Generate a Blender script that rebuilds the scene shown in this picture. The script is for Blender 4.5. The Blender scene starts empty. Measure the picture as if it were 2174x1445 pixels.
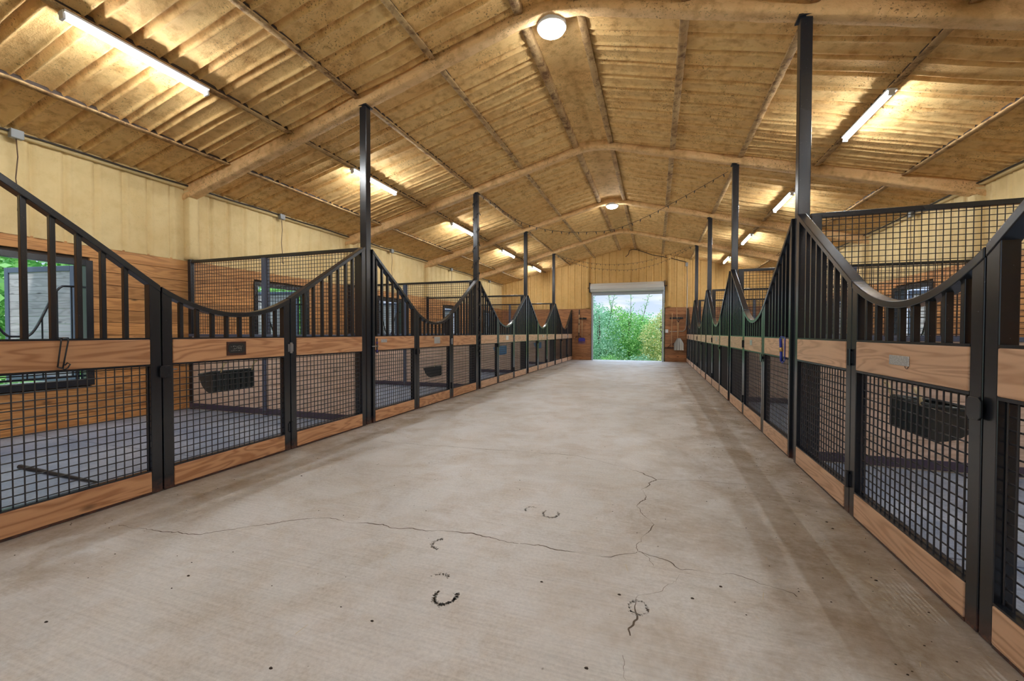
import bpy, bmesh, math, random
from mathutils import Vector, Matrix, noise
random.seed(7)
C = bpy.context.scene.collection
S = bpy.context.scene
PI = math.pi
# ---------------------------------------------------------------- camera
FPX, PITCH, YAW, ROLL, CX, CZ = 899.2, -.0185, .3261, .0017, 1.1651, 1.2204
cam_data = bpy.data.cameras.new('camera'); cam = bpy.data.objects.new('camera', cam_data); C.objects.link(cam)
cam_data.sensor_fit = 'HORIZONTAL'; cam_data.sensor_width = 36; cam_data.lens = FPX/2174*36
cam_data.clip_start = .02; cam_data.clip_end = 500
cy_, sy_, cp_, sp_ = math.cos(YAW), math.sin(YAW), math.cos(PITCH), math.sin(PITCH)
right0 = Vector((cy_, sy_, 0)); fwh = Vector((-sy_, cy_, 0))
fwd = fwh*cp_ + Vector((0, 0, sp_)); up0 = -fwh*sp_ + Vector((0, 0, cp_))
c_, s_ = math.cos(ROLL), math.sin(ROLL)
rt = right0*c_ + up0*s_; upv = -right0*s_ + up0*c_
cam.matrix_world = Matrix(((rt.x, upv.x, -fwd.x, CX), (rt.y, upv.y, -fwd.y, 0), (rt.z, upv.z, -fwd.z, CZ), (0, 0, 0, 1)))
S.camera = cam
# ---------------------------------------------------------------- colour management
S.view_settings.view_transform = 'Standard'; S.view_settings.look = 'None'
S.view_settings.gamma = 1; S.view_settings.use_curve_mapping = False
S.view_settings.exposure = 0.28
# ---------------------------------------------------------------- world sky
W = bpy.data.worlds.new('sky'); S.world = W; W.use_nodes = True
nt = W.node_tree; nt.nodes.clear()
out = nt.nodes.new('ShaderNodeOutputWorld'); bg = nt.nodes.new('ShaderNodeBackground')
tc = nt.nodes.new('ShaderNodeTexCoord'); sep = nt.nodes.new('ShaderNodeSeparateXYZ')
grad = nt.nodes.new('ShaderNodeValToRGB'); cl = nt.nodes.new('ShaderNodeTexNoise'); cr = nt.nodes.new('ShaderNodeValToRGB')
mp = nt.nodes.new('ShaderNodeMapping'); mp.inputs['Scale'].default_value = (3, 3, 16)
mix = nt.nodes.new('ShaderNodeMixRGB')
nt.links.new(tc.outputs['Generated'], sep.inputs[0]); nt.links.new(sep.outputs['Z'], grad.inputs[0])
nt.links.new(tc.outputs['Generated'], mp.inputs[0]); nt.links.new(mp.outputs[0], cl.inputs['Vector'])
cl.inputs['Scale'].default_value = 1.6; cl.inputs['Detail'].default_value = 6
grad.color_ramp.elements[0].position = 0; grad.color_ramp.elements[0].color = (.62, .72, .88, 1)
grad.color_ramp.elements[1].position = .13; grad.color_ramp.elements[1].color = (.50, .62, .85, 1)
e_ = grad.color_ramp.elements.new(.45); e_.color = (1.5, 1.9, 2.6, 1)
cr.color_ramp.elements[0].position = .48; cr.color_ramp.elements[0].color = (0, 0, 0, 1)
cr.color_ramp.elements[1].position = .66; cr.color_ramp.elements[1].color = (1, 1, 1, 1)
nt.links.new(cl.outputs['Fac'], cr.inputs[0]); nt.links.new(cr.outputs[0], mix.inputs['Fac'])
nt.links.new(grad.outputs[0], mix.inputs['Color1']); mix.inputs['Color2'].default_value = (.95, .97, 1, 1)
nt.links.new(mix.outputs[0], bg.inputs['Color']); bg.inputs['Strength'].default_value = 1.0
nt.links.new(bg.outputs[0], out.inputs[0])
# ---------------------------------------------------------------- sun
sd = bpy.data.lights.new('sun', 'SUN'); sd.energy = 2.1; sd.angle = .03; sd.color = (1, .95, .87)
so = bpy.data.objects.new('sun', sd); C.objects.link(so); so.location = (0, 0, 30)
so.rotation_euler = Vector((-.30, .42, -.86)).to_track_quat('-Z', 'Y').to_euler()
LAMP = 138.0      # strength of the strip lamps' lenses
RLAMP = 95.0     # strength of the round ridge lamps

# ================================================================ materials
def mat(name, col=(.5, .5, .5), rough=.5, metal=0, spec=.5):
    m = bpy.data.materials.new(name); m.use_nodes = True
    b = m.node_tree.nodes['Principled BSDF']
    b.inputs['Base Color'].default_value = (*col, 1); b.inputs['Roughness'].default_value = rough
    b.inputs['Metallic'].default_value = metal; b.inputs['Specular IOR Level'].default_value = spec
    return m, m.node_tree, b
class NT:
    def __init__(s, t): s.t = t
    def n(s, ty, **k):
        x = s.t.nodes.new('ShaderNode'+ty)
        for a, v in k.items(): setattr(x, a, v)
        return x
    def l(s, a, b): s.t.links.new(a, b)
    def noise(s, vec, scale, detail=4, rough=.5, dist=0):
        x = s.n('TexNoise'); x.inputs['Scale'].default_value = scale; x.inputs['Detail'].default_value = detail
        x.inputs['Roughness'].default_value = rough; x.inputs['Distortion'].default_value = dist
        if vec is not None: s.l(vec, x.inputs['Vector'])
        return x.outputs['Fac']
    def ramp(s, fac, *stops):
        r = s.n('ValToRGB'); e = r.color_ramp.elements
        while len(e) < len(stops): e.new(.5)
        for i, (p, c) in enumerate(stops):
            e[i].position = p; e[i].color = (*c, 1) if isinstance(c, tuple) else (c, c, c, 1)
        s.l(fac, r.inputs[0]); return r.outputs[0]
    def math(s, op, a, b=None, clamp=False):
        m = s.n('Math', operation=op); m.use_clamp = clamp
        for i, v in enumerate((a, b)):
            if v is None: continue
            if isinstance(v, (int, float)): m.inputs[i].default_value = v
            else: s.l(v, m.inputs[i])
        return m.outputs[0]
    def mix(s, fac, a, b, blend='MIX'):
        m = s.n('MixRGB', blend_type=blend)
        for i, v in zip((0, 1, 2), (fac, a, b)):
            if isinstance(v, (int, float)): m.inputs[i].default_value = v
            elif isinstance(v, tuple): m.inputs[i].default_value = (*v, 1)
            else: s.l(v, m.inputs[i])
        return m.outputs[0]
    def mapping(s, vec, scale, rot=(0, 0, 0), loc=None):
        m = s.n('Mapping'); m.inputs['Scale'].default_value = scale; m.inputs['Rotation'].default_value = rot
        s.l(vec, m.inputs[0])
        if loc is not None: s.l(loc, m.inputs['Location'])
        return m.outputs[0]
    def bump(s, h, strength, dist, b):
        x = s.n('Bump'); x.inputs['Strength'].default_value = strength; x.inputs['Distance'].default_value = dist
        s.l(h, x.inputs['Height']); s.l(x.outputs[0], b.inputs['Normal'])

def wood(name, c1, c2, axis, rough=.5, knots=.9, ring=1.0, var=.25):
    m, t, b = mat(name, rough=rough); N = NT(t)
    co = N.n('TexCoord').outputs['Object']; geo = N.n('NewGeometry'); oi = N.n('ObjectInfo')
    r = N.math('ADD', N.math('MULTIPLY', geo.outputs['Random Per Island'], 37.3), N.math('MULTIPLY', oi.outputs['Random'], 71.7))
    comb = N.n('CombineXYZ'); N.l(r, comb.inputs[0]); N.l(r, comb.inputs[1]); N.l(r, comb.inputs[2])
    sc = {'x': (.9, 7, 7), 'y': (7, .9, 7), 'z': (7, 7, .9)}[axis]
    v = N.mapping(co, sc, loc=comb.outputs[0])
    n1 = N.noise(v, 1.0, 2, .5, .6)
    rings = N.math('SINE', N.math('MULTIPLY', n1, 46*ring))
    rings = N.ramp(N.math('MULTIPLY_ADD', rings, .5), (0, 0.0), (1, 1.0)) if False else N.math('ADD', N.math('MULTIPLY', rings, .5), .5)
    fine = N.noise(N.mapping(v, (1.0, 1.0, 1.0)), 9, 6, .7)
    f = N.math('ADD', N.math('MULTIPLY', N.math('POWER', rings, 2.2), .62), N.math('MULTIPLY', fine, .45))
    col = N.mix(f, c1, c2)
    vo = N.n('TexVoronoi'); vo.inputs['Scale'].default_value = 1
    ks = {'x': (2.6, 6.5, 6.5), 'y': (6.5, 2.6, 6.5), 'z': (6.5, 6.5, 2.6)}[axis]
    N.l(N.mapping(co, ks, loc=comb.outputs[0]), vo.inputs['Vector'])
    sel = N.math('GREATER_THAN', N.n('SeparateXYZ').outputs[0], 2)
    k = N.ramp(vo.outputs['Distance'], (.04, 1.0), (.16, 0.0))
    sepc = N.n('SeparateColor'); N.l(vo.outputs['Color'], sepc.inputs[0])
    k = N.math('MULTIPLY', k, N.math('GREATER_THAN', sepc.outputs[0], .55))
    col = N.mix(N.math('MULTIPLY', k, knots), col, tuple(x*.22 for x in c2))
    tone = N.math('ADD', 1-var/2, N.math('MULTIPLY', N.math('FRACT', N.math('MULTIPLY', r, 3.17)), var))
    tc_ = N.n('CombineXYZ'); [N.l(tone, tc_.inputs[i]) for i in range(3)]
    col = N.mix(1.0, col, tc_.outputs[0], 'MULTIPLY')
    N.l(col, b.inputs['Base Color'])
    N.bump(f, .25, .004, b)
    return m
M = {}
M['board'] = wood('board_wood', (.68, .38, .20), (.36, .155, .065), 'y', .40, ring=1.2, var=.2)
M['board_pale'] = wood('pale_board_wood', (.74, .49, .32), (.46, .26, .15), 'y', .38, ring=1.2, var=.2)  # right row's paler wood; on far left boards it paints in daylight sheen
M['side_planks'] = wood('cladding_wood', (.64, .32, .11), (.36, .15, .045), 'y', .5, var=.45, ring=1.2)
M['end_planks'] = wood('end_cladding_wood', (.50, .235, .10), (.29, .12, .05), 'x', .5, var=.4)
M['part_planks'] = wood('partition_wood', (.80, .63, .51), (.58, .42, .31), 'x', .5, ring=.8, var=.15)
M['shutter_planks'] = wood('weathered_wood', (.52, .50, .50), (.34, .32, .32), 'x', .7, var=.25)
M['handle_wood'] = wood('handle_wood', (.62, .40, .22), (.45, .27, .13), 'z', .5, knots=0)

def steel(name, col, rough, coat=0):
    m, t, b = mat(name, col, rough, 0.0, .6); N = NT(t)
    co = N.n('TexCoord').outputs['Object']
    n1 = N.noise(co, 22, 5, .6); n2 = N.noise(co, 160, 2, .5)
    chip = N.ramp(n2, (.74, 0.0), (.76, 1.0))
    c = N.mix(N.math('MULTIPLY', chip, .5), col, (.30, .29, .27))
    rust = N.math('MULTIPLY', N.ramp(N.noise(co, 2.6, 5, .7), (.66, 0.0), (.76, 1.0)), .35)
    c = N.mix(rust, c, (.12, .055, .03))
    sz = N.n('SeparateXYZ'); N.l(co, sz.inputs[0])
    foot = N.math('MULTIPLY', N.ramp(sz.outputs[2], (.02, 1.0), (.11, 0.0)), N.ramp(n1, (.35, .1), (.6, .8)))
    c = N.mix(foot, c, (.13, .05, .03))
    N.l(c, b.inputs['Base Color'])
    N.l(N.math('ADD', rough-.04, N.math('MULTIPLY', n1, .08)), b.inputs['Roughness'])
    N.bump(N.noise(co, 9, 2, .4), .05, .001, b)
    return m
M['steel'] = steel('black_painted_steel', (.013, .016, .023), .25)
M['wire'] = mat('black_wire', (.022, .021, .026), .38, 0, .6)[0]
M['part_wire'] = mat('brown_black_wire', (.020, .014, .014), .5)[0]
M['blue_steel'] = steel('slate_steel', (.07, .095, .16), .35)
M['base_strip'] = mat('purple_grey_kickboard', (.070, .055, .090), .6)[0]
M['galv'], t_, b_ = mat('galvanised_plate', (.55, .58, .60), .35, .7)
N_ = NT(t_); vv = N_.n('TexVoronoi'); vv.inputs['Scale'].default_value = 180
N_.l(N_.n('TexCoord').outputs['Object'], vv.inputs['Vector'])
N_.l(N_.ramp(vv.outputs['Distance'], (0, (.34, .36, .40)), (.7, (.72, .74, .77))), b_.inputs['Base Color'])

def foam(name, c_light, c_mid, c_dark, speck, mott, bump=.6):
    m, t, b = mat(name, rough=.8, spec=.25); N = NT(t)
    co = N.n('TexCoord').outputs['Object']
    a = N.noise(co, 1.4, 5, .6, .4); fine = N.noise(co, 42, 6, .65); mid = N.noise(co, 8, 4, .6)
    c = N.mix(N.ramp(a, (.35, 0.0), (.68, 1.0)), c_light, c_mid)
    c = N.mix(N.math('MULTIPLY', N.ramp(mid, (.48, 0.0), (.70, 1.0)), mott), c, c_dark)
    sp = N.ramp(N.noise(co, 46, 3, .6), (.585, 0.0), (.65, 1.0))
    cl2 = N.ramp(N.noise(co, 1.9, 3, .6), (.42, 0.0), (.62, 1.0))
    c = N.mix(N.math('MULTIPLY', N.math('MULTIPLY', sp, cl2), speck), c, tuple(x*.35 for x in c_dark))
    N.l(c, b.inputs['Base Color'])
    N.bump(N.math('ADD', fine, N.math('MULTIPLY', mid, 1.2)), bump, .012, b)
    return m
M['foam_ceiling'] = foam('ceiling_foam', (.88, .60, .26), (.80, .49, .19), (.50, .25, .075), .9, .75)
M['foam_wall'] = foam('wall_foam', (.76, .59, .31), (.69, .51, .245), (.55, .38, .16), .12, .25, .4)
M['foam_end'] = foam('end_foam', (.76, .50, .20), (.68, .43, .155), (.52, .31, .10), .25, .3, .4)
M['foam_beam'] = foam('beam_foam', (.85, .57, .29), (.76, .47, .21), (.42, .22, .075), .85, .6, .7)
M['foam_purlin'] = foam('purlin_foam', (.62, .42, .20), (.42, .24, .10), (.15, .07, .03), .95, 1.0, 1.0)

def concrete():
    m, t, b = mat('concrete', rough=.5); N = NT(t)
    co = N.n('TexCoord').outputs['Object']; sx = N.n('SeparateXYZ'); N.l(co, sx.inputs[0])
    big = N.noise(co, .55, 6, .62, .3); med = N.noise(co, 2.6, 6, .65, .4); fine = N.noise(co, 60, 5, .7)
    streak = N.noise(N.mapping(co, (2.0, 75, 1)), 1, 4, .6)
    c = N.mix(N.ramp(big, (.34, 0.0), (.68, 1.0)), (.58, .575, .565), (.76, .78, .81))
    c = N.mix(N.math('MULTIPLY', N.ramp(med, (.45, 0.0), (.75, 1.0)), .55), c, (.45, .37, .29))
    c = N.mix(.5, c, N.ramp(streak, (.30, (.30, .27, .24)), (.62, (.72, .69, .64))), 'SOFT_LIGHT')
    c = N.mix(.6, c, N.ramp(fine, (.30, (.25, .24, .22)), (.60, (.72, .70, .67))), 'SOFT_LIGHT')
    # trodden dirt beside the stall fronts
    ax = N.math('ABSOLUTE', sx.outputs[0])
    edge = N.math('MULTIPLY', N.math('SUBTRACT', N.math('ADD', ax, N.math('MULTIPLY', N.math('SUBTRACT', med, .5), 1.5)), 1.72), 1.9, True)
    dirt = N.math('MULTIPLY', edge, N.ramp(N.noise(co, 5, 8, .75), (.30, .25), (.62, 1.0)))
    c = N.mix(N.math('MULTIPLY', dirt, .75), c, (.27, .20, .12))
    pat = N.math('MULTIPLY', N.ramp(N.noise(co, 1.1, 9, .78, .8), (.50, 0.0), (.62, 1.0)), N.ramp(N.noise(co, 24, 5, .8), (.40, 0.0), (.60, 1.0)))
    c = N.mix(N.math('MULTIPLY', pat, .30), c, (.30, .24, .17))
    cool = N.ramp(N.noise(co, .8, 5, .6, .4), (.52, 0.0), (.72, 1.0)); c = N.mix(N.math('MULTIPLY', cool, .30), c, (.47, .48, .50))
    # dirtier near the right-hand row
    rr = N.math('MULTIPLY', N.math('SUBTRACT', sx.outputs[0], .55), .62, True)
    rr = N.math('MULTIPLY', rr, N.math('MULTIPLY', N.ramp(N.noise(co, 1.7, 9, .78, .5), (.44, 0.0), (.60, 1.0)), N.ramp(N.noise(co, 30, 6, .8), (.36, .2), (.58, 1.0))))
    c = N.mix(N.math('MULTIPLY', rr, .80), c, (.26, .19, .11))
    dots = N.ramp(N.noise(co, 26, 2, .5), (.76, 0.0), (.80, 1.0))
    c = N.mix(N.math('MULTIPLY', dots, .7), c, (.12, .09, .06))
    N.l(c, b.inputs['Base Color'])
    N.l(N.math('ADD', .40, N.math('MULTIPLY', med, .28)), b.inputs['Roughness'])
    N.bump(N.math('ADD', fine, N.math('MULTIPLY', streak, 1.2)), .25, .004, b)
    return m
M['concrete'] = concrete()
M['backing'] = mat('dark_backing', (.045, .026, .014), .8)[0]
M['crack'] = mat('crack', (.13, .10, .075), .9)[0]
M['hoof'] = mat('hoof_scuff', (.26, .25, .235), .9)[0]
M['mat'], t_, b_ = mat('rubber_mat', rough=.42); N_ = NT(t_)
co_ = N_.n('TexCoord').outputs['Object']
c_m = N_.mix(N_.ramp(N_.noise(co_, 1.6, 7, .7, .5), (.36, 0.0), (.66, 1.0)), (.19, .26, .40), (.41, .48, .60))
c_m = N_.mix(N_.math('MULTIPLY', N_.ramp(N_.noise(co_, 45, 4, .7), (.45, 0.0), (.65, 1.0)), .35), c_m, (.05, .06, .085))
N_.l(c_m, b_.inputs['Base Color']); N_.bump(N_.noise(co_, 45, 4, .7), .3, .006, b_)
M['rubber'] = mat('black_rubber', (.016, .017, .018), .55)[0]
M['plastic'] = mat('black_plastic', (.036, .046, .052), .36)[0]
M['white'] = mat('white_paint', (.78, .80, .82), .35)[0]
M['offwhite'] = mat('off_white_metal', (.70, .70, .67), .4)[0]
M['track'] = mat('grey_track', (.46, .50, .55), .35, .3)[0]
M['grey'] = mat('grey_box', (.30, .31, .31), .5)[0]
M['conduit'] = mat('dark_conduit', (.035, .025, .02), .5)[0]
M['cord'] = mat('brown_cord', (.11, .06, .03), .6)[0]
M['dark_seam'] = mat('dark_brown_seam', (.035, .018, .009), .7)[0]
M['blue'] = mat('blue_nylon', (.015, .04, .38), .45)[0]
M['blue2'] = mat('pale_blue_plastic', (.16, .42, .75), .4)[0]
M['pink'] = mat('pink_plastic', (.75, .13, .16), .4)[0]
M['brass'] = mat('brass', (.55, .42, .2), .35, .9)[0]
M['chrome'] = mat('bright_metal', (.34, .35, .37), .4, .8)[0]
M['purple'] = mat('purple_plastic', (.07, .05, .30), .4)[0]
M['plaque'] = mat('plaque_brown', (.055, .018, .012), .4)[0]
M['slate'] = mat('plaque_slate', (.018, .020, .022), .4)[0]
M['chalk'] = mat('chalk_white', (.62, .63, .62), .8)[0]
M['aluminium'] = mat('aluminium', (.62, .62, .58), .4, .6)[0]
M['trunk'] = mat('bark', (.09, .07, .05), .9)[0]
M['straw'] = mat('straw', (.62, .52, .32), .8)[0]
M['dung'] = mat('dark_crumbs', (.045, .032, .022), .9)[0]
def leafm(name, a, b2):
    m, t, b = mat(name, a, .6); N = NT(t)
    g = N.n('NewGeometry').outputs['Random Per Island']
    N.l(N.ramp(g, (0, a), (1, b2)), b.inputs['Base Color'])
    tr = N.n('BsdfTranslucent'); mx = N.n('MixShader'); mx.inputs[0].default_value = .35
    N.l(N.ramp(g, (0, a), (1, b2)), tr.inputs[0])
    o = t.nodes['Material Output']; N.l(b.outputs[0], mx.inputs[1]); N.l(tr.outputs[0], mx.inputs[2]); N.l(mx.outputs[0], o.inputs[0])
    return m
M['leaf_green'] = leafm('green_leaves', (.10, .34, .07), (.42, .75, .24))
M['leaf_blue'] = leafm('bluish_leaves', (.14, .36, .20), (.46, .74, .50))
M['leaf_yellow'] = leafm('yellow_green_leaves', (.26, .42, .10), (.80, .74, .34))
M['grass'], t_, b_ = mat('grass', rough=.9); N_ = NT(t_)
N_.l(N_.ramp(N_.noise(N_.n('TexCoord').outputs['Object'], 3, 8, .7), (.3, (.10, .20, .05)), (.7, (.30, .40, .14))), b_.inputs['Base Color'])
def emis(name, col, s):
    m = bpy.data.materials.new(name); m.use_nodes = True; t = m.node_tree; t.nodes.clear()
    o = t.nodes.new('ShaderNodeOutputMaterial'); e = t.nodes.new('ShaderNodeEmission')
    e.inputs[0].default_value = (*col, 1); e.inputs[1].default_value = s; t.links.new(e.outputs[0], o.inputs[0]); return m
M['lamp'] = emis('lamp_lens', (.93, .975, 1), LAMP)
M['round_lamp'] = emis('round_lamp_lens', (.94, .98, 1), RLAMP)

# ================================================================ mesh helpers
class MB:
    def __init__(s): s.v = []; s.f = []; s.mi = []
    def add(s, vs, fs, mi=0):
        o = len(s.v); s.v += [tuple(p) for p in vs]; s.f += [tuple(i+o for i in f) for f in fs]; s.mi += [mi]*len(fs); return s
    def box(s, x0, x1, y0, y1, z0, z1, mi=0):
        if x0 > x1: x0, x1 = x1, x0
        if y0 > y1: y0, y1 = y1, y0
        return s.add([(x0,y0,z0),(x1,y0,z0),(x1,y1,z0),(x0,y1,z0),(x0,y0,z1),(x1,y0,z1),(x1,y1,z1),(x0,y1,z1)],
                     [(0,3,2,1),(4,5,6,7),(0,1,5,4),(1,2,6,5),(2,3,7,6),(3,0,4,7)], mi)
    def tube(s, pts, r, n=6, cap=True, mi=0):
        pts = [Vector(p) for p in pts]; vs = []; fs = []
        up = None
        for i, p in enumerate(pts):
            d = (pts[min(i+1, len(pts)-1)] - pts[max(i-1, 0)]).normalized()
            if up is None:
                a = Vector((0, 0, 1)) if abs(d.z) < .9 else Vector((1, 0, 0)); up = (a - d*a.dot(d)).normalized()
            else: up = (up - d*up.dot(d)).normalized()
            q = d.cross(up); rr = r[i] if isinstance(r, (list, tuple)) else r
            for k in range(n):
                t = 2*PI*(k+.5)/n; vs.append(p + up*math.cos(t)*rr + q*math.sin(t)*rr)
        for i in range(len(pts)-1):
            for k in range(n):
                a = i*n+k; b = i*n+(k+1) % n; fs.append((a, b, b+n, a+n))
        if cap: fs.append(tuple(range(n))[::-1]); fs.append(tuple(range((len(pts)-1)*n, len(pts)*n)))
        return s.add(vs, fs, mi)
    def prism(s, poly, lo, hi, axis='x', mi=0):
        n = len(poly)
        def P(a, b, h): return {'x': (h, a, b), 'y': (a, h, b), 'z': (a, b, h)}[axis]
        vs = [P(a, b, lo) for a, b in poly] + [P(a, b, hi) for a, b in poly]
        fs = [tuple(range(n)), tuple(range(n, 2*n))[::-1]] + [(i, i+n, (i+1) % n+n, (i+1) % n) for i in range(n)]
        return s.add(vs, fs, mi)
    def strip(s, path, thick, lo, hi):      # path of (y,z) top-edge points, extruded along x
        n = len(path); low = []
        for i in range(n):
            a = Vector(path[max(i-1, 0)]); b = Vector(path[min(i+1, n-1)]); d = (b-a).normalized()
            nn = Vector((d.y, -d.x)); 
            if nn.y > 0: nn = -nn
            low.append((path[i][0]+nn.x*thick if 0 < i < n-1 else path[i][0], path[i][1]+nn.y*thick if 0 < i < n-1 else path[i][1]-thick/max(abs(nn.y), .3)))
        vs = []
        for i in range(n):
            vs += [(lo, *path[i]), (hi, *path[i]), (hi, *low[i]), (lo, *low[i])]
        fs = [(0, 1, 2, 3), ((n-1)*4+3, (n-1)*4+2, (n-1)*4+1, (n-1)*4)]
        for i in range(n-1):
            for k in range(4):
                a = i*4+k; b = i*4+(k+1) % 4; fs.append((a, a+4, b+4, b))
        return s.add(vs, fs)
    def lathe(s, prof, cx, cy, cz, n=24, axis='z', mi=0):   # prof of (r, h)
        vs = []; m = len(prof)
        for r, h in prof:
            for k in range(n):
                t = 2*PI*k/n; a, b = r*math.cos(t), r*math.sin(t)
                vs.append({'z': (cx+a, cy+b, cz+h), 'x': (cx+h, cy+a, cz+b), 'y': (cx+a, cy+h, cz+b)}[axis])
        fs = [(i*n+k, i*n+(k+1) % n, (i+1)*n+(k+1) % n, (i+1)*n+k) for i in range(m-1) for k in range(n)]
        fs += [tuple(range(n))[::-1], tuple(range((m-1)*n, m*n))]
        return s.add(vs, fs, mi)
    def mesh(s, name, mats, smooth=False, fix=True):
        me = bpy.data.meshes.new(name); me.from_pydata(s.v, [], s.f)
        for m in (mats if isinstance(mats, (list, tuple)) else [mats]): me.materials.append(m)
        me.polygons.foreach_set('material_index', s.mi)
        if smooth: me.polygons.foreach_set('use_smooth', [True]*len(me.polygons))
        if fix:
            bm = bmesh.new(); bm.from_mesh(me); bmesh.ops.recalc_face_normals(bm, faces=bm.faces); bm.to_mesh(me); bm.free()
        me.update(); return me
CACHE = {}
def link(name, me, parent=None, bevel=0, seg=2):
    o = bpy.data.objects.new(name, me); C.objects.link(o)
    if parent: o.parent = parent
    if bevel:
        b = o.modifiers.new('bevel', 'BEVEL'); b.width = bevel; b.segments = seg; b.limit_method = 'ANGLE'; b.angle_limit = .7
    return o
def obj(name, mb, m, parent=None, bevel=0, smooth=False, key=None, fix=True):
    if key and key in CACHE: me = CACHE[key]
    else:
        if callable(mb): mb = mb()
        me = mb.mesh(name, m, smooth, fix)
        if key: CACHE[key] = me
    return link(name, me, parent, bevel)
def thing(name, label, cat, loc=(0, 0, 0), rz=0, group=None):
    o = bpy.data.objects.new(name, None); C.objects.link(o); o.location = loc; o.rotation_euler = (0, 0, rz)
    o.empty_display_size = .1
    o['label'] = label; o['category'] = cat
    if group: o['group'] = group
    return o
def tag(o, label, cat, group=None, kind=None):
    o['label'] = label; o['category'] = cat
    if group: o['group'] = group
    if kind: o['kind'] = kind
    return o
def struct(name, mb, m, parent=None, **k):
    o = obj(name, mb, m, parent, **k)
    if parent is None: o['kind'] = 'structure'
    return o
# pixel -> place, used to read positions off the photograph
def ray(px, py):
    a, b = px-1087, py-722.5; a, b = a*c_+b*s_, -a*s_+b*c_
    return right0*(a/FPX) + fwd - up0*(b/FPX)
CAM = Vector((CX, 0, CZ))
def onX(px, py, X): d = ray(px, py); return CAM + d*((X-CX)/d.x)
def onY(px, py, Y): d = ray(px, py); return CAM + d*(Y/d.y)
def onZ(px, py, Z): d = ray(px, py); return CAM + d*((Z-CZ)/d.z)

# ================================================================ layout
L = 3.66
P0 = 1.0575                       # first post
def PY(k): return P0 + L*k
YB, YE = -4.5, 19.15              # back and far wall
XW = 5.84                         # side walls
WX = 2.41                         # aisle faces of the two stall rows
ORD = ['nearest', 'second', 'third', 'fourth', 'farthest']
SIDES = ((-1, 'left'), (1, 'right'))
def ceil_z(x): return 4.985 - .25*max(abs(x), .30)
def beam_z(x): return 4.86 - .27*abs(x)

# ================================================================ floor
fl = MB(); fl.box(-6.05, 6.05, YB-.1, 19.55, -.2, 0)
def crackline(pts, w=.006, seed=0):
    P = [onZ(x, y, 0) for x, y in pts]; Q = []
    for i in range(len(P)-1):
        n = max(2, int((P[i+1]-P[i]).length/.012))
        for j in range(n):
            p = P[i].lerp(P[i+1], j/n); q = noise.noise_vector(p*9 + Vector((seed, 0, 0)))
            q2 = noise.noise_vector(p*38 + Vector((seed, 4, 0))); Q.append(Vector((p.x+q.x*.022+q2.x*.010, p.y+q.y*.022+q2.y*.010, 0)))
    Q.append(P[-1])
    for i in range(len(Q)-1):
        d = (Q[i+1]-Q[i]).normalized(); nn = Vector((-d.y, d.x, 0))
        w0 = w*.8*max(.12, .5+1.2*noise.noise(Q[i]*5)); w1 = w*.8*max(.12, .5+1.2*noise.noise(Q[i+1]*5))
        a, b, c2, d2 = Q[i]-nn*w0, Q[i+1]-nn*w1, Q[i+1]+nn*w1, Q[i]+nn*w0
        fl.add([(p.x, p.y, .0006) for p in (a, b, c2, d2)], [(0, 1, 2, 3)], 1)
k5 = lambda L_: [(x*.506, 1000+y*.506) for x, y in L_]
k6 = lambda L_: [(1100+x*.414, 900+y*.414) for x, y in L_]
crackline(k5([(500,225),(590,240),(700,255),(830,268),(900,255),(1000,238),(1100,222),(1250,205),(1380,195),(1440,208),(1540,220),(1610,222),(1650,238),(1780,243),(1900,252),(2000,265),(2130,297),(2174,303)]), .0055)
crackline(k6([(0,610),(90,618),(200,640),(290,657),(400,670),(480,683),(540,668),(610,655)]), .0045, 3)
crackline(k6([(540,218),(640,255),(710,283),(640,335),(660,385),(615,425),(640,462),(665,480),(690,515),(672,550),(640,590),(605,620),(612,655),(690,672),(760,703),(830,740),(900,750),(1000,770),(1120,775),(1200,800),(1330,845),(1430,885)]), .0055, 5)
crackline(k6([(835,775),(820,805),(750,825),(695,860),(640,875),(615,885),(595,935),(598,985),(575,1040),(575,1085)]), .0045, 8)
crackline(k6([(525,1180),(545,1215),(560,1290),(555,1316)]), .004, 9)
crackline(k6([(710,283),(900,290),(1080,302),(1250,315)]), .005, 10)
crackline(k6([(612,655),(660,680),(695,725)]), .004, 11)
crackline(k6([(-700,90),(-400,112),(0,140),(100,148),(300,160),(480,205),(540,218)]), .004, 12)
def hoof(px, py, r, a0, a1, n, seed):
    rnd = random.Random(seed); c = onZ(px, py, 0)
    for i in range(n):
        t = rnd.uniform(a0, a1); q = r*(1+rnd.gauss(0, .09)); x = c.x+math.cos(t)*q*.82; y = c.y+math.sin(t)*q
        s = rnd.uniform(.0012, .0042)
        fl.add([(x-s, y-s*.6, .0007), (x+s, y-s, .0007), (x+s*.8, y+s, .0007), (x-s, y+s*.7, .0007)], [(0, 1, 2, 3)], 2)
hoof(946, 1265, .062, PI*.85, PI*2.2, 330, 1); hoof(936, 1154, .058, PI*.6, PI*1.6, 110, 2)
hoof(1170, 1090, .062, PI*.8, PI*2.25, 160, 3); hoof(1128, 1082, .05, PI*.3, PI*1.2, 60, 4); hoof(1355, 1290, .05, 0, 2*PI, 100, 5)
hoof(930, 1232, .06, PI*.2, PI*.9, 50, 6)
struct('floor', fl, [M['concrete'], M['crack'], M['hoof']], fix=False)

# outside ground: level apron, falling away beyond the far door
g = MB(); xs = [-60, -25, -12, -6.2, 6.2, 12, 25, 60]; ys = [-40, -10, 19.5, 20.6, 23.5, 28, 45, 90]
zz = [-.25, -.25, -.22, -.35, -1.5, -2.0, -2.2, -2.4]
g.add([(x, y, z) for y, z in zip(ys, zz) for x in xs], [(j*8+i, j*8+i+1, j*8+i+9, j*8+i+8) for j in range(7) for i in range(7)])
struct('ground', g, M['grass'], fix=False)

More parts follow.
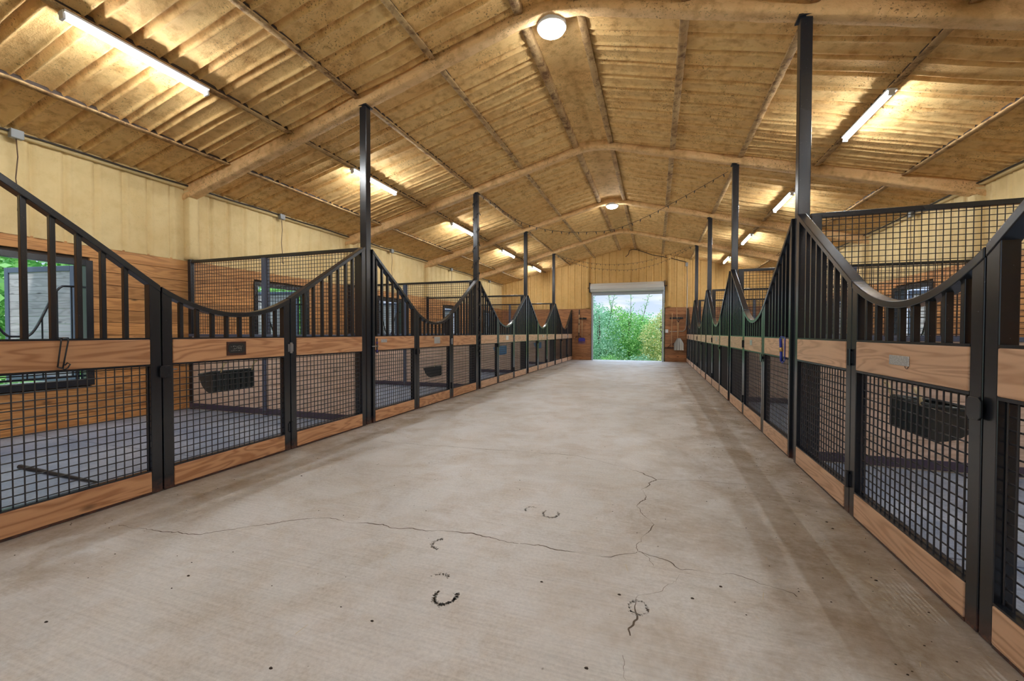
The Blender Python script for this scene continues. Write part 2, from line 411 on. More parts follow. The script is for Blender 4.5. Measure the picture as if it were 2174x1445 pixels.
# ================================================================ ceiling (sprayed foam over ribbed roof sheets)
def rib(y, per=.305, w=.045):
    t = (y/per) % 1.0; t = min(t, 1-t)*per
    return max(0.0, 1-(t/w)**2)**1.5 if t < w else 0.0
xsC = [-XW-.1, -5.5, -5.1, -4.98, -4.75, -4.4, -4.1, -3.85, -3.6, -3.3, -3.0, -2.7, -2.42, -2.1, -1.8, -1.55, -1.3, -1.0, -.7, -.42, -.30, -.2, -.1, 0]
xsC = xsC + [-x for x in xsC[:-1]][::-1]
def quilt(y, per=.305, g=.022):      # pillowed foam between the roof ribs: narrow groove, raised lip beside it
    t = (y/per) % 1.0; t = min(t, 1-t)*per
    return .030*(1-math.exp(-(t/g)**2))+.014*math.exp(-((t-.050)/.018)**2)-.016
ce = MB(); ny = int((YE-YB)/.0122); vs = []
for j in range(ny+1):
    y = YB + (YE-YB)*j/ny
    for x in xsC:
        d = .02*noise.noise(Vector((x*1.3, y*1.3, 0))) + .006*noise.noise(Vector((x*6, y*6, 3)))
        if abs(x) > .31: d -= 1.75*quilt(y+.010*noise.noise(Vector((x*2.1, y*.7, 5))))
        else: d += .012*(1-(abs(x)/.3)**2)
        vs.append((x, y, ceil_z(x)+d))
nx = len(xsC)
ce.add(vs, [(j*nx+i, j*nx+i+1, (j+1)*nx+i+1, (j+1)*nx+i) for j in range(ny) for i in range(nx-1)])
ceiling = struct('ceiling', ce, M['foam_ceiling'], smooth=True, fix=False)
roof = MB()
for s in (-1, 1):
    roof.prism([(0, 5.25), (s*6.15, 3.70), (s*6.15, 3.58), (0, 5.12)], YB-.3, YE+.35, 'y')
obj('roof_sheet', roof, M['offwhite'], ceiling)

def foam_beam(path, sect, seed, amp=.007, step=.06):     # path: list of points; sect: closed list of (a,b): a sideways, b up
    pts = []
    for i in range(len(path)-1):
        a, b = Vector(path[i]), Vector(path[i+1]); n = max(1, int((b-a).length/step))
        pts += [a.lerp(b, j/n) for j in range(n)]
    pts.append(Vector(path[-1])); m = len(sect); vs = []; fs = []
    for i, p in enumerate(pts):
        d = (pts[min(i+1, len(pts)-1)]-pts[max(i-1, 0)]).normalized()
        side = d.cross(Vector((0, 0, 1))); side = side.normalized() if side.length > .1 else Vector((1, 0, 0))
        u = side.cross(d)
        for a, b in sect:
            q = p + side*a + u*b; q += noise.noise_vector(q*7+Vector((seed, 0, 0)))*amp + noise.noise_vector(q*23)*amp*.5
            vs.append(q)
    for i in range(len(pts)-1):
        for k in range(m): fs.append((i*m+k, i*m+(k+1) % m, (i+1)*m+(k+1) % m, (i+1)*m+k))
    fs += [tuple(range(m)), tuple(range((len(pts)-1)*m, len(pts)*m))[::-1]]
    return MB().add(vs, fs)
# rafters
for k in range(-1, 5):
    y = PY(k)
    sect = [(-.075, .0), (-.06, -.012), (.06, -.012), (.075, .0), (.078, .05), (.055, .09), (.055, .30), (-.055, .30), (-.055, .09), (-.078, .05)]
    path = [(-XW-.02, y, beam_z(XW)), (-2.4, y, beam_z(2.4)), (-.35, y, beam_z(.35)-.005), (0, y, 4.80), (.35, y, beam_z(.35)-.005), (2.4, y, beam_z(2.4)), (XW+.02, y, beam_z(XW))]
    obj('rafter', foam_beam(path, sect, k), M['foam_beam'], ceiling, smooth=True)
    for s in (-1, 1):      # foam-coated wall columns
        col = foam_beam([(s*(XW-.02), y+.02, 2.36), (s*(XW-.02), y+.02, 3.42)], [(-.10, -.08), (.10, -.08), (.115, -.03), (.115, .06), (.10, .08), (-.10, .08), (-.115, .05), (-.115, -.05)], k+9)
        obj('wall_column', col, M['foam_wall'], ceiling, smooth=True)
# purlins: web plus bottom flange pointing up the slope, recess behind it
PX = [.33, 1.44, 2.55, 3.69, 4.86]
for s in (-1, 1):
    for i, x in enumerate(PX):
        z = ceil_z(x)
        sgn = -s
        sc = [(-.05, .06), (-.045, -.060), (-.03, -.076), (.045, -.078), (.052, -.066), (.045, -.056), (-.012, -.054), (-.018, -.03), (-.015, .06)]
        sc = [(a*(-1 if s < 0 else 1)*-1, b) for a, b in sc]
        if i == 0: sc = [(-a, b) for a, b in sc]
        for k in range(-2, 5):
            y0 = max(PY(k)+.07, YB); y1 = min(PY(k+1)-.07, YE)
            if y1 < 0: continue
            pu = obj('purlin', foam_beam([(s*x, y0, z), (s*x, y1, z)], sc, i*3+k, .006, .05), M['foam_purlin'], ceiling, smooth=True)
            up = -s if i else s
            obj('dark_seam_strip', MB().box(s*x+up*.0, s*x+up*.022, y0, y1, z-.056, z-.008), M['dark_seam'], pu)  # dark strip added in the recess to make the purlin seam darker

# ================================================================ side walls
WIN = [(2.23+L*k, 3.49+L*k) for k in range(0, 5)]
WZ0, WZ1 = .56, 2.13
for s, sn in SIDES:
    w = MB(); segs = []; y = YB
    for a, b in WIN: segs.append((y, a)); y = b
    segs.append((y, YE+.15))
    x0, x1 = s*(XW+.03), s*(XW+.2)
    for a, b in segs: w.box(x0, x1, a, b, -.2, 2.4)
    for a, b in WIN: w.box(x0, x1, a, b, -.2, WZ0); w.box(x0, x1, a, b, WZ1, 2.4)
    w.box(x0, x1, YB, YE+.15, 2.4, 3.75)
    wall = struct('wall_'+sn, w, M['backing'])
    # sprayed upper wall with ribs
    f = MB(); n = int((YE-YB)/.0122); zs = [2.34, 2.6, 2.9, 3.2, 3.5, 3.62]; vs = []
    for j in range(n+1):
        y = YB+(YE-YB)*j/n
        for z in zs:
            vs.append((s*(XW+.004-quilt(y+.1, .305, .013)*.8-.008*noise.noise(Vector((y*2, z*2, s)))), y, z))
    m = len(zs); f.add(vs, [(j*m+i, (j+1)*m+i, (j+1)*m+i+1, j*m+i+1) for j in range(n) for i in range(m-1)])
    obj('sprayed_upper_wall', f, M['foam_wall'], wall, smooth=True, fix=False)
    es = foam_beam([(s*(XW-.03), YB, 3.50), (s*(XW-.03), YE, 3.50)], [(-.05, -.05), (.05, -.05), (.06, 0), (.05, .06), (-.05, .06), (-.06, 0)], 5, .006, .08)
    obj('eave_strut', es, M['foam_wall'], wall, smooth=True)
    # planks
    pl = MB(); nz = 14; ph = 2.36/nz
    rnd = random.Random(3+s)
    for i in range(nz):
        z0, z1 = i*ph+.0025, (i+1)*ph-.0025
        cuts = [(a, b) for a, b in segs]
        if z1 < WZ0 or z0 > WZ1: cuts = [(YB, YE)]
        spans = []
        for a, b in cuts:
            b = min(b, YE); y = a
            while y < b-.01:
                e = min(b, (math.floor((y-P0+1e-6)/L)+1)*L+P0); spans.append((y, e)); y = e
        for a, b in spans:
            za, zb = z0, z1
            pl.box(s*XW, s*(XW+.035), a+.001, b-.001, za, zb)
    obj('wood_cladding', pl, M['side_planks'], wall, bevel=.004)

# ================================================================ far wall with roll-up door
DX0, DX1, DZ = -1.53, 1.52, 3.22
w = MB()
w.box(-6.05, DX0, YE+.03, YE+.2, -.2, 3.6); w.box(DX1, 6.05, YE+.03, YE+.2, -.2, 3.6); w.box(DX0, DX1, YE+.03, YE+.2, DZ, 3.6)
w.prism([(-6.05, 3.6), (6.05, 3.6), (0, 5.2)], YE+.03, YE+.2, 'y')
wall_far = struct('wall_far', w, M['backing'])
f = MB(); n = int(2*XW/.0122); vs = []
for j in range(n+1):
    x = -XW+2*XW*j/n; zb = DZ-.02 if DX0 < x < DX1 else 2.30; zt = ceil_z(x)+.06
    for q in range(6):
        z = zb+(zt-zb)*q/5
        vs.append((x, YE+.004-quilt(x+.15, .305, .013)*.8-.008*noise.noise(Vector((x*2, z*2, 7))), z))
f.add(vs, [(j*6+i, (j+1)*6+i, (j+1)*6+i+1, j*6+i+1) for j in range(n) for i in range(5)])
obj('sprayed_upper_wall', f, M['foam_end'], wall_far, smooth=True, fix=False)
for x in (-1.72, 1.70):
    obj('wall_stud', foam_beam([(x, YE-.02, 2.32), (x, YE-.02, ceil_z(x))], [(-.07, -.04), (.07, -.04), (.08, 0), (.07, .05), (-.07, .05), (-.08, 0)], 3, .005), M['foam_end'], wall_far, smooth=True)
pl = MB(); nz = 15; ph = 2.30/nz
for i in range(nz):
    for a, b in ((-XW, DX0-.03), (DX1+.03, XW)): pl.box(a, b, YE, YE+.03, i*ph+.0025, (i+1)*ph-.0025)
obj('wood_cladding', pl, M['end_planks'], wall_far, bevel=.004)
tr = MB(); tr.box(DX0-.035, DX0, YE-.01, YE+.2, 0, DZ); tr.box(DX1, DX1+.035, YE-.01, YE+.2, 0, DZ)
struct('trim_1', tr, M['conduit'], bevel=.003)
# back wall, behind the camera, with a wide open doorway
w = MB(); w.box(-6.05, -1.8, YB-.2, YB, -.2, 3.6); w.box(1.8, 6.05, YB-.2, YB, -.2, 3.6); w.box(-1.8, 1.8, YB-.2, YB, 3.3, 3.6)
w.prism([(-6.05, 3.6), (6.05, 3.6), (0, 5.2)], YB-.2, YB, 'y')
struct('wall_back', w, M['foam_wall'])
# roll-up door
d = thing('door_1', '', ''); del d['label']; del d['category']; d['kind'] = 'structure'; d.location = (0, YE, 0)
dr = MB(); prof = []
nseg = 40
for side in (0,):
    vs = []
    for k in range(nseg):
        t = 2*PI*k/nseg; r = .185+.012*math.cos(t*9)
        vs += [(-1.56, -.24+r*math.cos(t), 3.20+r*math.sin(t)), (1.50, -.24+r*math.cos(t), 3.20+r*math.sin(t))]
    dr.add(vs, [(2*k, 2*k+1, (2*k+3) % (2*nseg), (2*k+2) % (2*nseg)) for k in range(nseg)] + [tuple(range(0, 2*nseg, 2))[::-1], tuple(range(1, 2*nseg, 2))])
obj('door_roll', dr, M['offwhite'], d, smooth=False)
cu = MB(); cu.box(-1.50, 1.49, -.075, -.045, 2.90, 3.2); cu.box(-1.50, 1.49, -.095, -.03, 2.875, 2.915)
obj('door_curtain', cu, M['track'], d, bevel=.004)
for x in (-1.50, 1.47):
    t_ = MB(); t_.box(x-.035, x+.035, -.10, -.02, 0, 3.05); t_.box(x-.012, x+.012, -.115, -.10, 0, 3.05)
    obj('guide_track', t_, M['track'], d, bevel=.003)
for x in (-1.59, 1.53):
    b_ = MB(); b_.box(x-.012, x+.012, -.40, -.0, 3.0, 3.42); b_.tube([(x-.10, -.24, 3.2), (x+.10, -.24, 3.2)], .018, 8)
    obj('axle_bracket', b_, M['conduit'], d)

# ================================================================ windows with yoke grilles and swung-out shutters
wi = 0
for s, sn in SIDES:
    for k, (a, b) in enumerate(WIN):
        wi += 1
        e = bpy.data.objects.new('window_%d' % wi, None); C.objects.link(e); e.location = (s*XW, a, 0); e['kind'] = 'structure'
        wd = b-a
        def fr():
            m = MB(); t = .055
            for x0, x1 in ((-.03, .06),):
                m.box(s*x0, s*x1, -.02, t, WZ0-.03, WZ1+.02); m.box(s*x0, s*x1, wd-t, wd+.02, WZ0-.03, WZ1+.02)
                m.box(s*x0, s*x1, t, wd-t, WZ0-.03, WZ0+t); m.box(s*x0, s*x1, t, wd-t, WZ1-t, WZ1+.02)
            m.box(s*.06, s*.19, 0, .02, WZ0, WZ1); m.box(s*.06, s*.19, wd-.02, wd, WZ0, WZ1)
            m.box(s*.06, s*.19, 0, wd, WZ0, WZ0+.02); m.box(s*.06, s*.19, 0, wd, WZ1-.02, WZ1)
            return m
        obj('window_frame', fr, M['steel'], e, bevel=.004, key=('wf', s))
        def yz(y):
            t = abs(y-wd/2)/(wd/2)
            if t > .66: return 1.80+.03*(t-.66)
            q = min(1, max(0, (t-.10)/.56)); return 1.165+(1.80-1.165)*(q*q*(3-2*q))
        def yoke():
            n = 40; return MB().tube([(s*.10, .055+(wd-.11)*i/n, yz(.055+(wd-.11)*i/n)) for i in range(n+1)], .014, 6)
        obj('yoke_rail', yoke, M['steel'], e, smooth=True, key=('yk', s))
        for i in range(1, 9):
            y = wd*i/9
            obj('grille_bar', lambda y=y: MB().tube([(s*.10, y, WZ0+.09), (s*.10, y, yz(y)-.005)], .009, 6), M['steel'], e, key=('gb', s, i))
        obj('grille_rail', lambda: MB().box(s*.085, s*.115, .055, wd-.055, WZ0+.075, WZ0+.10), M['steel'], e, key=('gr', s))
        obj('grille_rail', lambda: MB().box(s*.085, s*.115, .055, wd-.055, 1.02, 1.045), M['steel'], e, key=('gr2', s))
        # shutter
        sh = bpy.data.objects.new('shutter', None); C.objects.link(sh); sh.parent = e
        sh.location = (s*.21, wd-.04, 0); sh.rotation_euler = (0, 0, s*(-.14) if s > 0 else .14)
        SW = 1.2
        def shp():
            m = MB(); nb = 14; h = (2.03-.62)/nb
            for i in range(nb): m.box(s*.06, s*(SW-.06), -.012, .012, .62+i*h+.001, .62+(i+1)*h-.001)
            return m
        obj('shutter_boards', shp, M['shutter_planks'], sh, bevel=.003, key=('sp', s))
        def shf():
            m = MB(); z0, z1 = .56, 2.09
            m.box(0, s*.07, -.025, .025, z0, z1); m.box(s*(SW-.07), s*SW, -.025, .025, z0, z1)
            m.box(s*.07, s*(SW-.07), -.025, .025, z0, z0+.07); m.box(s*.07, s*(SW-.07), -.025, .025, z1-.07, z1); return m
        obj('shutter_frame', shf, M['blue_steel'], sh, bevel=.003, key=('sf', s))

# ================================================================ stall fronts
DEP = .062
def ztop(u):
    pts = [(.0525, 2.325), (.09, 2.292), (.32, 2.13), (.455, 2.042), (.68, 1.893), (.925, 1.722), (1.152, 1.562)]
    if 1.152 <= u <= 2.358:
        t = abs(u-1.755)/.603; return 1.388+.174*t**2
    if u > 2.358: return min(2.325, 1.562+(u-2.358)*(.763/1.19))
    for (a, b), (c, d) in zip(pts, pts[1:]):
        if u <= c: return b+(d-b)*(u-a)/(c-a)
    return 1.562
ZB0, ZB1, ZM0, ZM1 = .018, .170, .978, 1.165
def meshwires(y0, y1, z0, z1, r=.0036, sp=.0508, x=.030, s=1, horiz='y'):
    m = MB(); ny = int((y1-y0)/sp); nz = int((z1-z0)/sp); oy = (y1-y0-ny*sp)/2; oz = (z1-z0-nz*sp)/2
    for i in range(ny+1):
        y = y0+oy+i*sp
        m.tube([(s*x, y, z0), (s*x, y, z1)] if horiz == 'y' else [(y, s*x, z0), (y, s*x, z1)], r, 6, False)
    for i in range(nz+1):
        z = z0+oz+i*sp
        m.tube([(s*(x+2*r), y0, z), (s*(x+2*r), y1, z)] if horiz == 'y' else [(y0, s*(x+2*r), z), (y1, s*(x+2*r), z)], r, 6, False)
    return m
def section(kind, s, k):
    """kind A / G / C of stall k on side s"""
    sn = 'left' if s < 0 else 'right'; last = k == 4
    if kind == 'A': u0, u1, w0, w1 = .056, 1.147, .045, .072
    elif kind == 'G': u0, u1, w0, w1 = 1.157, 2.353, .072, .072
    else: u0, u1, w0, w1 = 2.363, (3.43 if last else 3.5625), .072, .072
    K = (kind, s, last and kind == 'C')
    row = '%s row' % sn
    if kind == 'G':
        lab = {('left', 0): 'black steel stall gate with dark plaque, dipping top rail, nearest in the left row',
               ('right', 0): 'black steel stall gate with speckled metal plate, nearest in the right row'}.get((sn, k),
              '%s stall gate with dipping top rail in the %s' % ('black steel ' + ORD[k], row))
        t = thing('stall_gate', lab, 'gate', (s*WX, PY(k), 0), 0, 'stall gates')
    elif kind == 'A':
        t = thing('stall_fence', 'fixed barred panel on the camera side of the %s gate, %s' % (ORD[k], row), 'stall fence', (s*WX, PY(k), 0), 0, 'fixed stall front panels')
    else:
        t = thing('stall_fence', 'fixed barred panel just beyond the %s gate, %s, top sloping up away from it' % (ORD[k], row), 'stall fence', (s*WX, PY(k), 0), 0, 'fixed stall front panels')
    def stile(a, b):
        return lambda: MB().prism([(a, .005), (b, .005), (b, ztop(b)-.03), (a, ztop(a)-.03)], 0, s*DEP)
    obj('stile', stile(u0, u0+w0), M['steel'], t, bevel=.004, key=K+('s0',))
    obj('stile', stile(u1-w1, u1), M['steel'], t, bevel=.004, key=K+('s1',))
    def rail():
        if kind == 'G': us = [u0+(u1-u0)*i/24 for i in range(25)]
        elif kind == 'A': us = [u0, .092, .32, .455, .68, .925, u1]
        else: us = [u0, 2.5, 2.9, 3.3, u1-.04, u1]
        return MB().strip([(u, ztop(u)+.008) for u in us], .040, -s*.004, s*(DEP+.006))
    obj('top_rail', rail, M['steel'], t, bevel=.004, key=K+('tr',))
    obj('middle_board', lambda: MB().box(-s*.004, s*.038, u0+w0+.002, u1-w1-.002, ZM0, ZM1), M['board'] if s < 0 and k < 2 else M['board_pale'], t, bevel=.006, key=K+('mb', k < 2))
    obj('bottom_board', lambda: MB().box(-s*.004, s*.038, u0+w0+.002, u1-w1-.002, ZB0, ZB1), M['board'] if s < 0 and k < 2 else M['board_pale'], t, bevel=.006, key=K+('bb', k < 2))
    for nm, x0, x1, z0, z1 in (('upper_cross_rail', 0, .05, ZM1, ZM1+.012), ('back_plate', .040, .055, ZM0-.001, ZM1), ('middle_cross_rail', 0, .05, ZM0-.014, ZM0-.001), ('lower_cross_rail', 0, .05, ZB1+.001, ZB1+.01), ('sill_rail', 0, .05, .004, ZB0-.001)):
        obj(nm, lambda: MB().box(s*x0, s*x1, u0+w0, u1-w1, z0, z1), M['steel'], t, key=K+(nm,))
    obj('wire_mesh', lambda: meshwires(u0+w0+.002, u1-w1-.002, ZB1+.008, ZM0-.012, s=s, r=.004), M['wire'], t, smooth=True, key=K+('wm',))
    if kind == 'A': bars = [.162+.129*i for i in range(7)]
    elif kind == 'G': bars = [1.308+.1272*i for i in range(8)]
    else: bars = [2.574+.129*i for i in range(6 if last else 7)]
    for i, u in enumerate(bars):
        obj('bar', lambda u=u: MB().prism([(u-.014, ZM1+.01), (u+.014, ZM1+.01), (u+.014, ztop(u+.014)-.028), (u-.014, ztop(u-.014)-.028)], s*.014, s*.046), M['steel'], t, bevel=.003, key=K+('bar', i))
    return t
def oct_plate(c, w, h, cut):
    return [(c[0]-w, c[1]-h+cut), (c[0]-w+cut, c[1]-h), (c[0]+w-cut, c[1]-h), (c[0]+w, c[1]-h+cut), (c[0]+w, c[1]+h-cut), (c[0]+w-cut, c[1]+h), (c[0]-w+cut, c[1]+h), (c[0]-w, c[1]+h-cut)]
GATE = {}; PAN = {}
for s, sn in SIDES:
    for k in range(5):
        PAN[(s, k, 'A')] = section('A', s, k); gt = section('G', s, k); GATE[(s, k)] = gt; PAN[(s, k, 'C')] = section('C', s, k)
        # latch plate bridging gate and panel
        lt = obj('latch_plate', lambda: MB().prism(oct_plate((1.165, .918), .040, .046, .014), -s*.022, -s*.012).box(-s*.013, 0, 1.175, 1.205, .90, .935), M['steel'], gt, bevel=.002, key=('lp', s))
        obj('latch_bolt', lambda: MB().tube([(s*.05, 1.225, .925), (s*.05, 1.29, .925)], .006, 8), M['chrome'], gt, key=('lb', s))
        for z in (1.06, .24):
            hg = obj('hinge', lambda z=z: MB().tube([(-s*.010, 2.358, z-.055), (-s*.010, 2.358, z+.055)], .013, 10).box(-s*.006, s*.0, 2.325, 2.390, z-.04, z+.04),
                     M['chrome'] if (s < 0 and z > 1) else M['steel'], gt, key=('hg', s, z))
# posts
for s, sn in SIDES:
    for k in range(0, 5):
        y = PY(k); x0 = s*(WX+.022)
        p = thing('support_post', '%s tall black steel post, %s row%s' % (['', 'nearest', 'second', 'third', 'fourth'][k], sn, '' if k != 2 or s > 0 else ', wound with a dark light string'), 'post', (x0, y, 0), 0, 'ceiling posts')
        if k == 0: p['label'] = 'black square steel post where the %s row of stalls begins beside the viewer' % sn
        zt = beam_z(WX+.07)-.0
        obj('post_tube', lambda: MB().box(0, s*.10, -.0475, .0475, .0, zt), M['steel'], p, bevel=.005, key=('pt', s))
        obj('top_plate', lambda: MB().box(-s*.02, s*.12, -.07, .07, zt-.015, zt+.003), M['steel'], p, key=('pp', s))
    # filler block between wall and last panel
    obj_ = None

# name plates and small fittings on the boards (positions read off the photograph)
def plate(parent, s, u, z, w, h, m, name='name_plate', label=None, th=.006):
    o = obj(name, MB().box(-s*(.004+th), -s*.004, u-w/2, u+w/2, z-h/2, z+h/2), m, parent, bevel=.0015)
    if label: o['label'] = label
    return o
pq = plate(GATE[(-1, 0)], -1, 1.757, 1.075, .185, .122, M['plaque'], 'name_plaque', 'dark brown framed plaque with white chalk writing')
obj('plaque_slate', MB().prism(oct_plate((1.757, 1.077), .080, .044, .02), .0095, .0125), M['slate'], pq)
sc = MB(); rnd = random.Random(4)
for row, (zc, n, h) in enumerate(((1.094, 9, .012), (1.075, 7, .020), (1.056, 8, .008))):
    u = 1.70 if row != 1 else 1.715
    for i in range(n):
        a = [(.0135, u+rnd.uniform(0, .009), zc+rnd.uniform(-h, h)/2) for _ in range(3)]
        sc.tube(a, .0011, 4); u += .013
obj('chalk_writing', sc, M['chalk'], pq)
plate(GATE[(1, 0)], 1, 1.755, 1.075, .190, .052, M['galv'], 'name_plate', 'speckled galvanised metal plate')
plate(GATE[(-1, 1)], -1, 1.80, 1.09, .20, .115, M['galv'], 'name_plate', 'square galvanised metal plate')
plate(PAN[(-1, 1, 'A')], -1, .285, 1.105, .13, .045, M['galv'], 'name_plate', 'small silver plate with two screws')
plate(GATE[(-1, 2)], -1, 1.80, 1.09, .18, .11, M['white'], 'name_plate', 'pale square plate')
plate(GATE[(-1, 3)], -1, 1.80, 1.10, .12, .06, M['galv'], 'name_plate', 'small pale plate')
plate(GATE[(1, 1)], 1, 1.80, 1.09, .13, .07, M['galv'], 'name_plate', 'small pale plate')
plate(GATE[(1, 2)], 1, 1.60, 1.09, .12, .09, M['galv'], 'name_plate', 'small pale plate')
# rusty wire tail under the right plate
def arc(cx, cz, r, a0, a1, n, x): return [(x, cx+r*math.cos(a0+(a1-a0)*i/n), cz+r*math.sin(a0+(a1-a0)*i/n)) for i in range(n+1)]
obj('rusty_wire', MB().tube(arc(1.680, 1.052, .016, PI*.9, PI*2.0, 10, -.008), .0015, 5), M['plaque'], GATE[(1, 0)])

# stall partitions
def partition(s, k):
    sn = 'left' if s < 0 else 'right'; y = PY(k)
    t = thing('stall_partition', 'wood and wire mesh partition between the %s and %s stalls of the %s row' % (ORD[k-1], ORD[k], sn), 'stall partition', (0, y, 0), 0, 'stall partitions')
    xa, xb = s*2.545, s*5.80
    lo, hi = min(xa, xb), max(xa, xb)
    K = ('pa', s)
    def planks():
        m = MB(); n = 6; h = (1.155-.10)/n
        for i in range(n): m.box(lo+.01, hi-.005, -.019, .019, .10+i*h+.0012, .10+(i+1)*h-.0012)
        return m
    obj('planks', planks, M['part_planks'], t, bevel=.004, key=K+('p',))
    obj('base_channel', lambda: MB().box(lo+.01, hi-.005, -.032, .032, .02, .105), M['base_strip'], t, bevel=.004, key=K+('b',))
    obj('middle_rail', lambda: MB().box(lo+.01, hi-.005, -.035, .035, 1.150, 1.190), M['blue_steel'], t, bevel=.004, key=K+('mr',))
    obj('top_rail', lambda: MB().box(lo, hi, -.025, .025, 2.300, 2.345), M['steel'], t, bevel=.004, key=K+('tr',))
    a_post = lambda: MB().box(xa, xa+s*.085, -.04, .04, .003, 2.32)
    obj('end_post', a_post, M['steel'], t, bevel=.004, key=K+('ep',))
    obj('middle_post', lambda: MB().box(s*4.20, s*4.265, -.042, .042, .003, 2.30), M['blue_steel'], t, bevel=.004, key=K+('mp',))
    obj('wall_post', lambda: MB().box(s*5.735, s*5.80, -.03, .03, .003, 2.36), M['steel'], t, bevel=.004, key=K+('wp',))
    obj('wire_mesh', lambda: meshwires(lo+.06, hi-.06, 1.19, 2.30, .0036, .0508, .0, 1, 'x'), M['part_wire'], t, smooth=True, key=K+('wm',))
    return t
for s, sn in SIDES:
    for k in range(1, 5): partition(s, k)

# ================================================================ stall mats
for s, sn in SIDES:
    for k in range(5):
        y0, y1 = PY(k)+.05, min(PY(k+1)-.05, YE-.01)
        n = 2
        for i in range(n):
            a = y0+(y1-y0)*i/n+.006; b = y0+(y1-y0)*(i+1)/n-.006
            o = obj('rubber_mat', MB().box(s*2.52, s*4.12, a, b, .001, .016), M['mat'], None, bevel=.003)
            tag(o, 'grey rubber mat on the %s half of the %s %s stall, aisle side' % (('near', 'far')[i], ORD[k], sn), 'mat', 'rubber stall mats')
            o = obj('rubber_mat', MB().box(s*4.132, s*5.78, a, b, .001, .016), M['mat'], None, bevel=.003)
            tag(o, 'grey rubber mat on the %s half of the %s %s stall, outer wall side' % (('near', 'far')[i], ORD[k], sn), 'mat', 'rubber stall mats')
p1 = onZ(42, 990, .03); p2 = onZ(205, 1023, .03)
bar = MB().tube([p1, p1.lerp(p2, .3), p1.lerp(p2, .7), p2], [.020, .017, .013, .008], 7)
tag(obj('rubber_strip', bar, M['rubber'], smooth=True), 'black rubber strip lying on the mats of the nearest left stall', 'rubber strip')

# ================================================================ lamps
for s, sn in SIDES:
    for k in range(-1, 5):
        y = P0+L*k+1.80; z = ceil_z(3.69)-.10
        if s > 0: y -= .0
        lab = '%s fluorescent strip lamp on the %s ceiling slope' % (ORD[k] if k >= 0 else 'unseen rear', sn)
        if k < 0: lab = 'unseen fluorescent strip lamp added for its light on the %s ceiling slope behind the viewer' % sn  # unseen pair behind the camera, added to light the barn
        t = thing('strip_lamp', lab, 'lamp', (s*3.66, y, z), 0, 'strip lamps')
        t.rotation_euler = (0, s*.12, 0)
        obj('housing', lambda: MB().box(-.050, .050, -.62, .62, -.024, .0), M['white'], t, bevel=.004, key='lh')
        def lens():
            return MB().tube([(0, -.60, -.044), (0, .60, -.044)], .024, 12)
        obj('lens', lens, M['lamp'], t, key='ll')
        obj('end_cap', lambda: MB().box(-.03, .03, -.625, -.602, -.078, .0), M['white'], t, bevel=.004, key='le0')
        obj('end_cap', lambda: MB().box(-.03, .03, .602, .625, -.078, .0), M['white'], t, bevel=.004, key='le1')
for i, (y, lab) in enumerate(((4.86, 'round white ceiling lamp at the ridge above the aisle, nearest and large in view'), (12.12, 'round white ceiling lamp at the ridge far down the aisle'))):
    t = thing('round_lamp', lab, 'lamp', (0, y, 4.755), 0, 'round ridge lamps')
    obj('lamp_ring', MB().lathe([(.10, .05), (.165, .045), (.172, .0), (.165, -.012), (.140, -.012)], 0, 0, 0, 40), M['white'], t, smooth=False)
    obj('lens', MB().lathe([(.138, -.008), (.145, -.040), (.12, -.058), (.06, -.068), (.01, -.07)], 0, 0, 0, 40), M['round_lamp'], t, smooth=True)
    obj('wire', MB().tube([(.12, -.05, .02), (.19, -.13, .03), (.22, -.17, .07)], .004, 5), M['conduit'], t)

# ================================================================ conduit and junction boxes under the left eave
for s, sn in SIDES:
    c = MB(); pts = []
    n = 60
    for i in range(n+1):
        y = YB+.2+(YE-YB-.4)*i/n; pts.append((s*(XW-.105), y, 3.485+.006*math.sin(i*1.7)))
    o = obj('conduit', c.tube(pts, .012, 6), M['conduit'], smooth=True); tag(o, 'dark electrical conduit running under the %s eave' % sn, 'conduit')
    for k in range(5):
        y = [2.79, 6.40, 10.03, 13.63, 17.28][k]
        t = thing('junction_box', 'grey junction box with a hanging cord under the %s eave, %s one' % (sn, ORD[k]), 'junction box', (s*(XW-.115), y, 3.46), 0, 'eave junction boxes')
        obj('box', lambda: MB().box(-.035, .035, -.055, .055, -.05, .05), M['grey'], t, bevel=.008, key='jb')
        def cord():
            pp = [(0, .0, -.05), (s*.0, .01, -.25), (-s*.0, -.01, -.5), (s*.0, .01, -.72), (0, .0, -.86), (0, .02, -.90), (0, .045, -.89)]
            return MB().tube(pp, .006, 6)
        obj('cord', cord, M['cord'], t, smooth=True, key=('jc', s))
# ================================================================ far wall wiring and switch
def tubeY(pts, r, Y=YE-.03): return MB().tube([onY(x, y, Y) for x, y in pts], r, 6)
o = obj('ridge_cable', tubeY([(1328, 545), (1334, 540), (1336, 532), (1343, 529), (1352, 530), (1368, 535), (1385, 541), (1404, 544), (1430, 549), (1448, 554), (1457, 556)], .014), M['conduit'], smooth=True)
tag(o, 'thick dark cable hanging along the far gable above the door', 'cable')
t = thing('switch_conduit', 'pale conduit running down the far wall to the switch box right of the door', 'conduit', (0, 0, 0))
obj('conduit_pipe', MB().tube([onY(x, y, YE-.02) for x, y in ((1459, 562), (1459, 640), (1457, 690), (1455, 699), (1450, 703), (1422, 703.5))], .016, 8), M['aluminium'], t, smooth=True)
b = onY(1458, 561, YE-.03); obj('splice_box', MB().box(b.x-.05, b.x+.05, YE-.07, YE-.0, b.z-.08, b.z+.08), M['grey'], t, bevel=.006)
b = onY(1415.5, 702.5, YE-.03); w_ = MB().box(b.x-.06, b.x+.06, YE-.06, YE, b.z-.07, b.z+.07)
sw = obj('switch_box', w_, M['white'], bevel=.006); tag(sw, 'small white switch box right of the far door', 'switch box')

